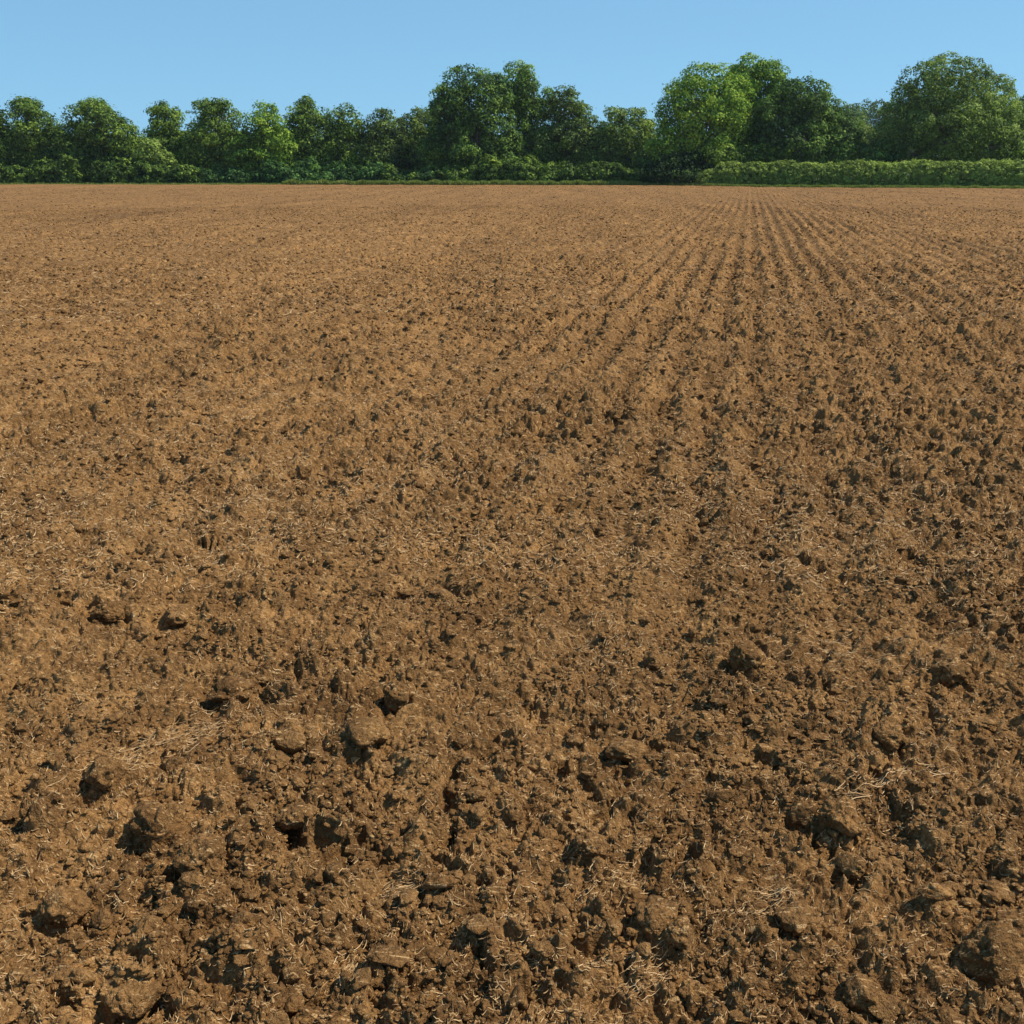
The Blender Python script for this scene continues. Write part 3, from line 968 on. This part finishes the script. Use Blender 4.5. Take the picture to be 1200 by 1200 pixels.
SH = [
    (128, [(180, 178, 13, 10), (168, 186, 13, 9), (193, 187, 11, 9), (176, 170, 8, 7)], 'leaf_olive', 'yellow green bush at the foot of the gap between the left trees', {'light': .25}),
    (117.5, [(792, 196, 24, 16), (772, 203, 20, 12), (814, 198, 16, 20), (800, 206, 26, 10)], 'leaf_dark', 'dark shaded bush filling the gap left of the trimmed hedge', {'light': -.6}),  # leaf tone lowered: the gap's shade is put into the foliage colour
    (127, [(765, 185, 14, 22), (757, 200, 14, 14)], 'leaf_under', 'green bush leaning from the olive tree towards the dark gap', {}),
    (118, [(842, 182, 20, 12), (905, 180, 26, 12), (870, 182, 20, 12)], 'leaf_field', 'leafy scrub under the bright green tree, behind the end of the trimmed hedge', {'light': .15}),
    (116, [(1040, 180, 20, 16), (1022, 185, 14, 12)], 'leaf_dark', 'dark scrub at the left foot of the huge domed tree', {}),
    (116, [(1190, 180, 18, 14)], 'leaf_field', 'fresh green bush at the right foot of the huge domed tree', {'light': .15}),
]
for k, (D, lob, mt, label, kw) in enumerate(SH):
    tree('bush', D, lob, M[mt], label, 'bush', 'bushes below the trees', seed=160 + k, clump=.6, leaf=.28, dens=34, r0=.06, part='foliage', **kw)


# ------------------------------------------------------------------ hedges
def hedge(name, p0, p1, depth, hfun, mat, label, seed, leaf=.17, per=420, shoots=.35, light=0, lumpy=.25, trimmed=False):
    """leafy bank between two ground points; returns an Empty with foliage and stems"""
    rng = np.random.default_rng(seed)
    p0 = np.array(p0); p1 = np.array(p1)
    Ln = np.linalg.norm(p1 - p0)
    d = (p1 - p0) / Ln
    nrm = np.array([d[1], -d[0]])
    if nrm[1] > 0: nrm = -nrm          # towards the camera
    # a chain of bushy mounds along the line; sheared level when trimmed
    lob = []
    step = depth * (.20 if trimmed else .42)
    for s1 in np.arange(.2, Ln, step):
        h1 = float(hfun(np.array([s1]))[0]) * (.6 + .4 * min(1, min(s1, Ln - s1) / 2.0))
        for q in range(1 if trimmed else 2):
            o1 = rng.uniform(-.12, .12) * depth if trimmed else rng.uniform(-.35, .45) * depth
            hh = h1 * (1 if trimmed else rng.uniform(.55, 1.1))
            rr = depth * (.5 if trimmed else rng.uniform(.28, .5))
            lob.append((p0[0] + d[0] * s1 + nrm[0] * o1, p0[1] + d[1] * s1 + nrm[1] * o1, hh * .46, rr, rr, hh * .56))
    V, F, tone = crown_mesh(lob, rng, .26 if trimmed else .46, leaf, 22 if trimmed else 30, .7, 0, light)
    tone = tone[::4]
    n = len(F)
    # upright shoots on the top
    ns = int(Ln * (26 if trimmed else 10) * shoots)
    s2 = rng.uniform(0, Ln, ns); o2 = rng.uniform(-.42, .45, ns) * depth * .7
    hh = hfun(s2) * (.6 + .4 * np.clip(np.minimum(s2, Ln - s2) / 2.0, 0, 1))
    lh = rng.uniform(.08, .42, ns) * (.5 + shoots)
    Ps, As, Ss, Ts = [], [], [], []
    for q in range(5):
        f = (q + .5) / 5
        Ps.append(np.stack([p0[0] + d[0] * s2 + nrm[0] * o2 + rng.normal(0, .03, ns), p0[1] + d[1] * s2 + nrm[1] * o2 + rng.normal(0, .03, ns), hh * .9 + lh * f], 1))
        As.append(np.stack([rng.normal(0, .5, ns), rng.normal(0, .5, ns), np.ones(ns)], 1))
        Ss.append(leaf * rng.uniform(.6, 1.0, ns) * (1.1 - .4 * f))
        Ts.append(.5 + rng.normal(0, .15, ns) + light)
    V2, F2 = leaf_quads(np.concatenate(Ps), np.concatenate(As), np.concatenate(Ss), rng, .5)
    V = np.concatenate([V, V2]); F = np.concatenate([F, F2 + n * 4])
    tone = np.clip(np.concatenate([tone] + Ts), 0, 1)
    c = np.array([(p0[0] + p1[0]) / 2, (p0[1] + p1[1]) / 2, -.16])
    e = bpy.data.objects.new(name, None); e.location = c; COL.objects.link(e)
    prop(e, label, 'hedge', 'hedges along the field edge')
    mesh_obj('foliage', V - c, F, mat, e, attrs={'tone': ('POINT', np.repeat(tone, 4))})
    # the woody inside: thorn stems standing in the line of the hedge
    VV, FF = [], []; b0 = 0
    for s3 in np.arange(.3, Ln, .45):
        h3 = float(hfun(np.array([s3]))[0]) * .85
        q = np.array([p0[0] + d[0] * s3, p0[1] + d[1] * s3, -.25]) + np.array([rng.normal(0, .1), rng.normal(0, .12), 0])
        for _ in range(3):
            e3 = q + np.array([rng.normal(0, .3), rng.normal(0, .25), h3 * rng.uniform(.7, 1)])
            v, f = tube([q, (q + e3) / 2 + rng.normal(0, .08, 3), e3], [.035, .022, .008], 5)
            VV.append(v); FF.append(f + b0); b0 += len(v)
    mesh_obj('stem', np.concatenate(VV) - c, np.concatenate(FF), M['twig'], e, smooth=True)
    return e


def gpos(px, D):
    x, y, z = at_depth(px, 199 + 1333 * 1.7 / D, D)
    return (x, y)


# trimmed hedge on the right
def htrim(s):
    return 2.22 + .07 * np.sin(s * .9) + .05 * np.sin(s * 2.3 + 1) + .08 * noise3(np.stack([s / 1.1, s * 0, s * 0], 1), 21)


hedge('trimmed_hedge', gpos(824, 116.5), gpos(1290, 98.5), 1.9, lambda s: htrim(s) + (s / 46) * .05 - .25 * sstep(3, 0, s), M['leaf_hedge'],
      'long trimmed light green hedge in front of the trees on the right', 5, leaf=.18, shoots=.6, light=.24, trimmed=True)


def hleft(lo, hi, sd):
    return lambda s: lo + (hi - lo) * .5 * (1 + noise3(np.stack([s / 1.6, s * 0 + sd, s * 0], 1), 22))


hedge('overgrown_hedge', gpos(-60, 128.6), gpos(236, 127.6), 2.6, hleft(1.5, 4.2, 1.5), M['leaf_field'],
      'sunlit overgrown hedge of brambles below the trees at the far left', 6, leaf=.30, shoots=.4, light=-.08)
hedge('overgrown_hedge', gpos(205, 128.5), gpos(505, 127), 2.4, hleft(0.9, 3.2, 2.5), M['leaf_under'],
      'low shaded hedge below the lime green and flat topped trees', 7, leaf=.30, shoots=.3, light=-.15)  # darker, bluer leaves: shade below the crowns painted into their colour
hedge('overgrown_hedge', gpos(455, 126.8), gpos(752, 124.5), 2.6, hleft(1.1, 3.8, 3.5), M['leaf_field'],
      'overgrown hedge along the foot of the tall central grove', 8, leaf=.30, shoots=.4, light=-.08)


# ------------------------------------------------------------------ grass margin
def grass_margin():
    rng = np.random.default_rng(31)
    Vs, Fs, Ts = [], [], []; b0 = 0
    for px0, px1, n, w0, w1, h0, h1 in ((-60, 330, 9000, .1, 1.5, .10, .30), (330, 752, 34000, .1, 2.0, .25, .60),
                                        (745, 830, 9000, .1, 3.0, .15, .40), (825, 1290, 26000, .1, 1.2, .12, .34)):
        px = rng.uniform(px0, px1, n)
        az = np.arctan((px - 600) / 1265.0)
        E = edge_dist(az) + rng.uniform(w0, w1, n) + (.25 * noise2((px / 9).astype(np.float32), (px * 0).astype(np.float32), 3))
        x = E * np.tan(az); y = E
        h = rng.uniform(h0, h1, n) * (1 + .4 * noise2((px / 12).astype(np.float32), (px * 0 + 5).astype(np.float32), 4))
        P = np.stack([x, y, -.16 + h * .5 + .05], 1)
        ax = np.stack([rng.normal(0, .3, n), rng.normal(0, .3, n), np.ones(n)], 1)
        V, F = leaf_quads(P, ax, h + .1, rng, .16)
        Vs.append(V); Fs.append(F + b0); b0 += len(V)
        Ts.append(np.repeat(np.clip(.5 + .25 * noise2((px / 15).astype(np.float32), (px * 0 + 9).astype(np.float32), 4) + rng.normal(0, .18, n), 0, 1), 4))
    o = mesh_obj('margin_grass', np.concatenate(Vs), np.concatenate(Fs), M['grass'], attrs={'tone': ('POINT', np.concatenate(Ts))})
    prop(o, 'strip of rough green grass between the field edge and the hedges', 'grass', kind='stuff')


grass_margin()


# ------------------------------------------------------------------ distant wood
def distant_wood():
    rng = np.random.default_rng(77)
    lob = []
    D = 330
    for px in np.arange(-200, 1500, 16):
        x, y, z = at_depth(px, 121 + rng.uniform(-3, 4), D + rng.uniform(-10, 25))
        if px < 930: z -= 9.0
        r = rng.uniform(3.5, 5)
        lob.append((x, y, z - r * .9, r, r * .9, r))
        lob.append((x + rng.normal(0, 1), y - 2, z - r * 2.2, r * 1.1, r, r * 1.3))
        lob.append((x + rng.normal(0, 1), y - 3, z - r * 3.6, r * 1.1, r, r * 1.4))
    V, F, T_ = crown_mesh(lob, rng, 1.25, .6, 20, .5, 0, -.1)
    o = mesh_obj('distant_wood', V, F, M['leaf_field'], attrs={'tone': ('POINT', T_)})
    prop(o, 'far off wood seen through the gap beside the huge domed tree', 'wood', kind='stuff')


distant_wood()


# ------------------------------------------------------------------ air
def haze(density):
    me = bpy.data.meshes.new('haze')
    x0, x1, y0, y1, z0, z1 = -2500, 2500, -2500, 2500, -1.2, 30
    v = [(x, y, z) for x in (x0, x1) for y in (y0, y1) for z in (z0, z1)]
    me.from_pydata(v, [], [(0, 1, 3, 2), (4, 6, 7, 5), (0, 4, 5, 1), (2, 3, 7, 6), (0, 2, 6, 4), (1, 5, 7, 3)])
    m = bpy.data.materials.new('haze')
    m.use_nodes = True
    t = m.node_tree
    t.nodes.remove(t.nodes['Principled BSDF'])
    pv = t.nodes.new('ShaderNodeVolumePrincipled')
    pv.inputs['Density'].default_value = density
    pv.inputs['Color'].default_value = (0.80, 0.90, 1.0, 1)
    pv.inputs['Anisotropy'].default_value = 0.2
    t.links.new(pv.outputs[0], t.nodes['Material Output'].inputs['Volume'])
    me.materials.append(m)
    o = bpy.data.objects.new('haze', me)
    COL.objects.link(o)
    prop(o, 'thin summer haze lying over the field and the far trees', 'haze', kind='stuff')


haze(HAZE)
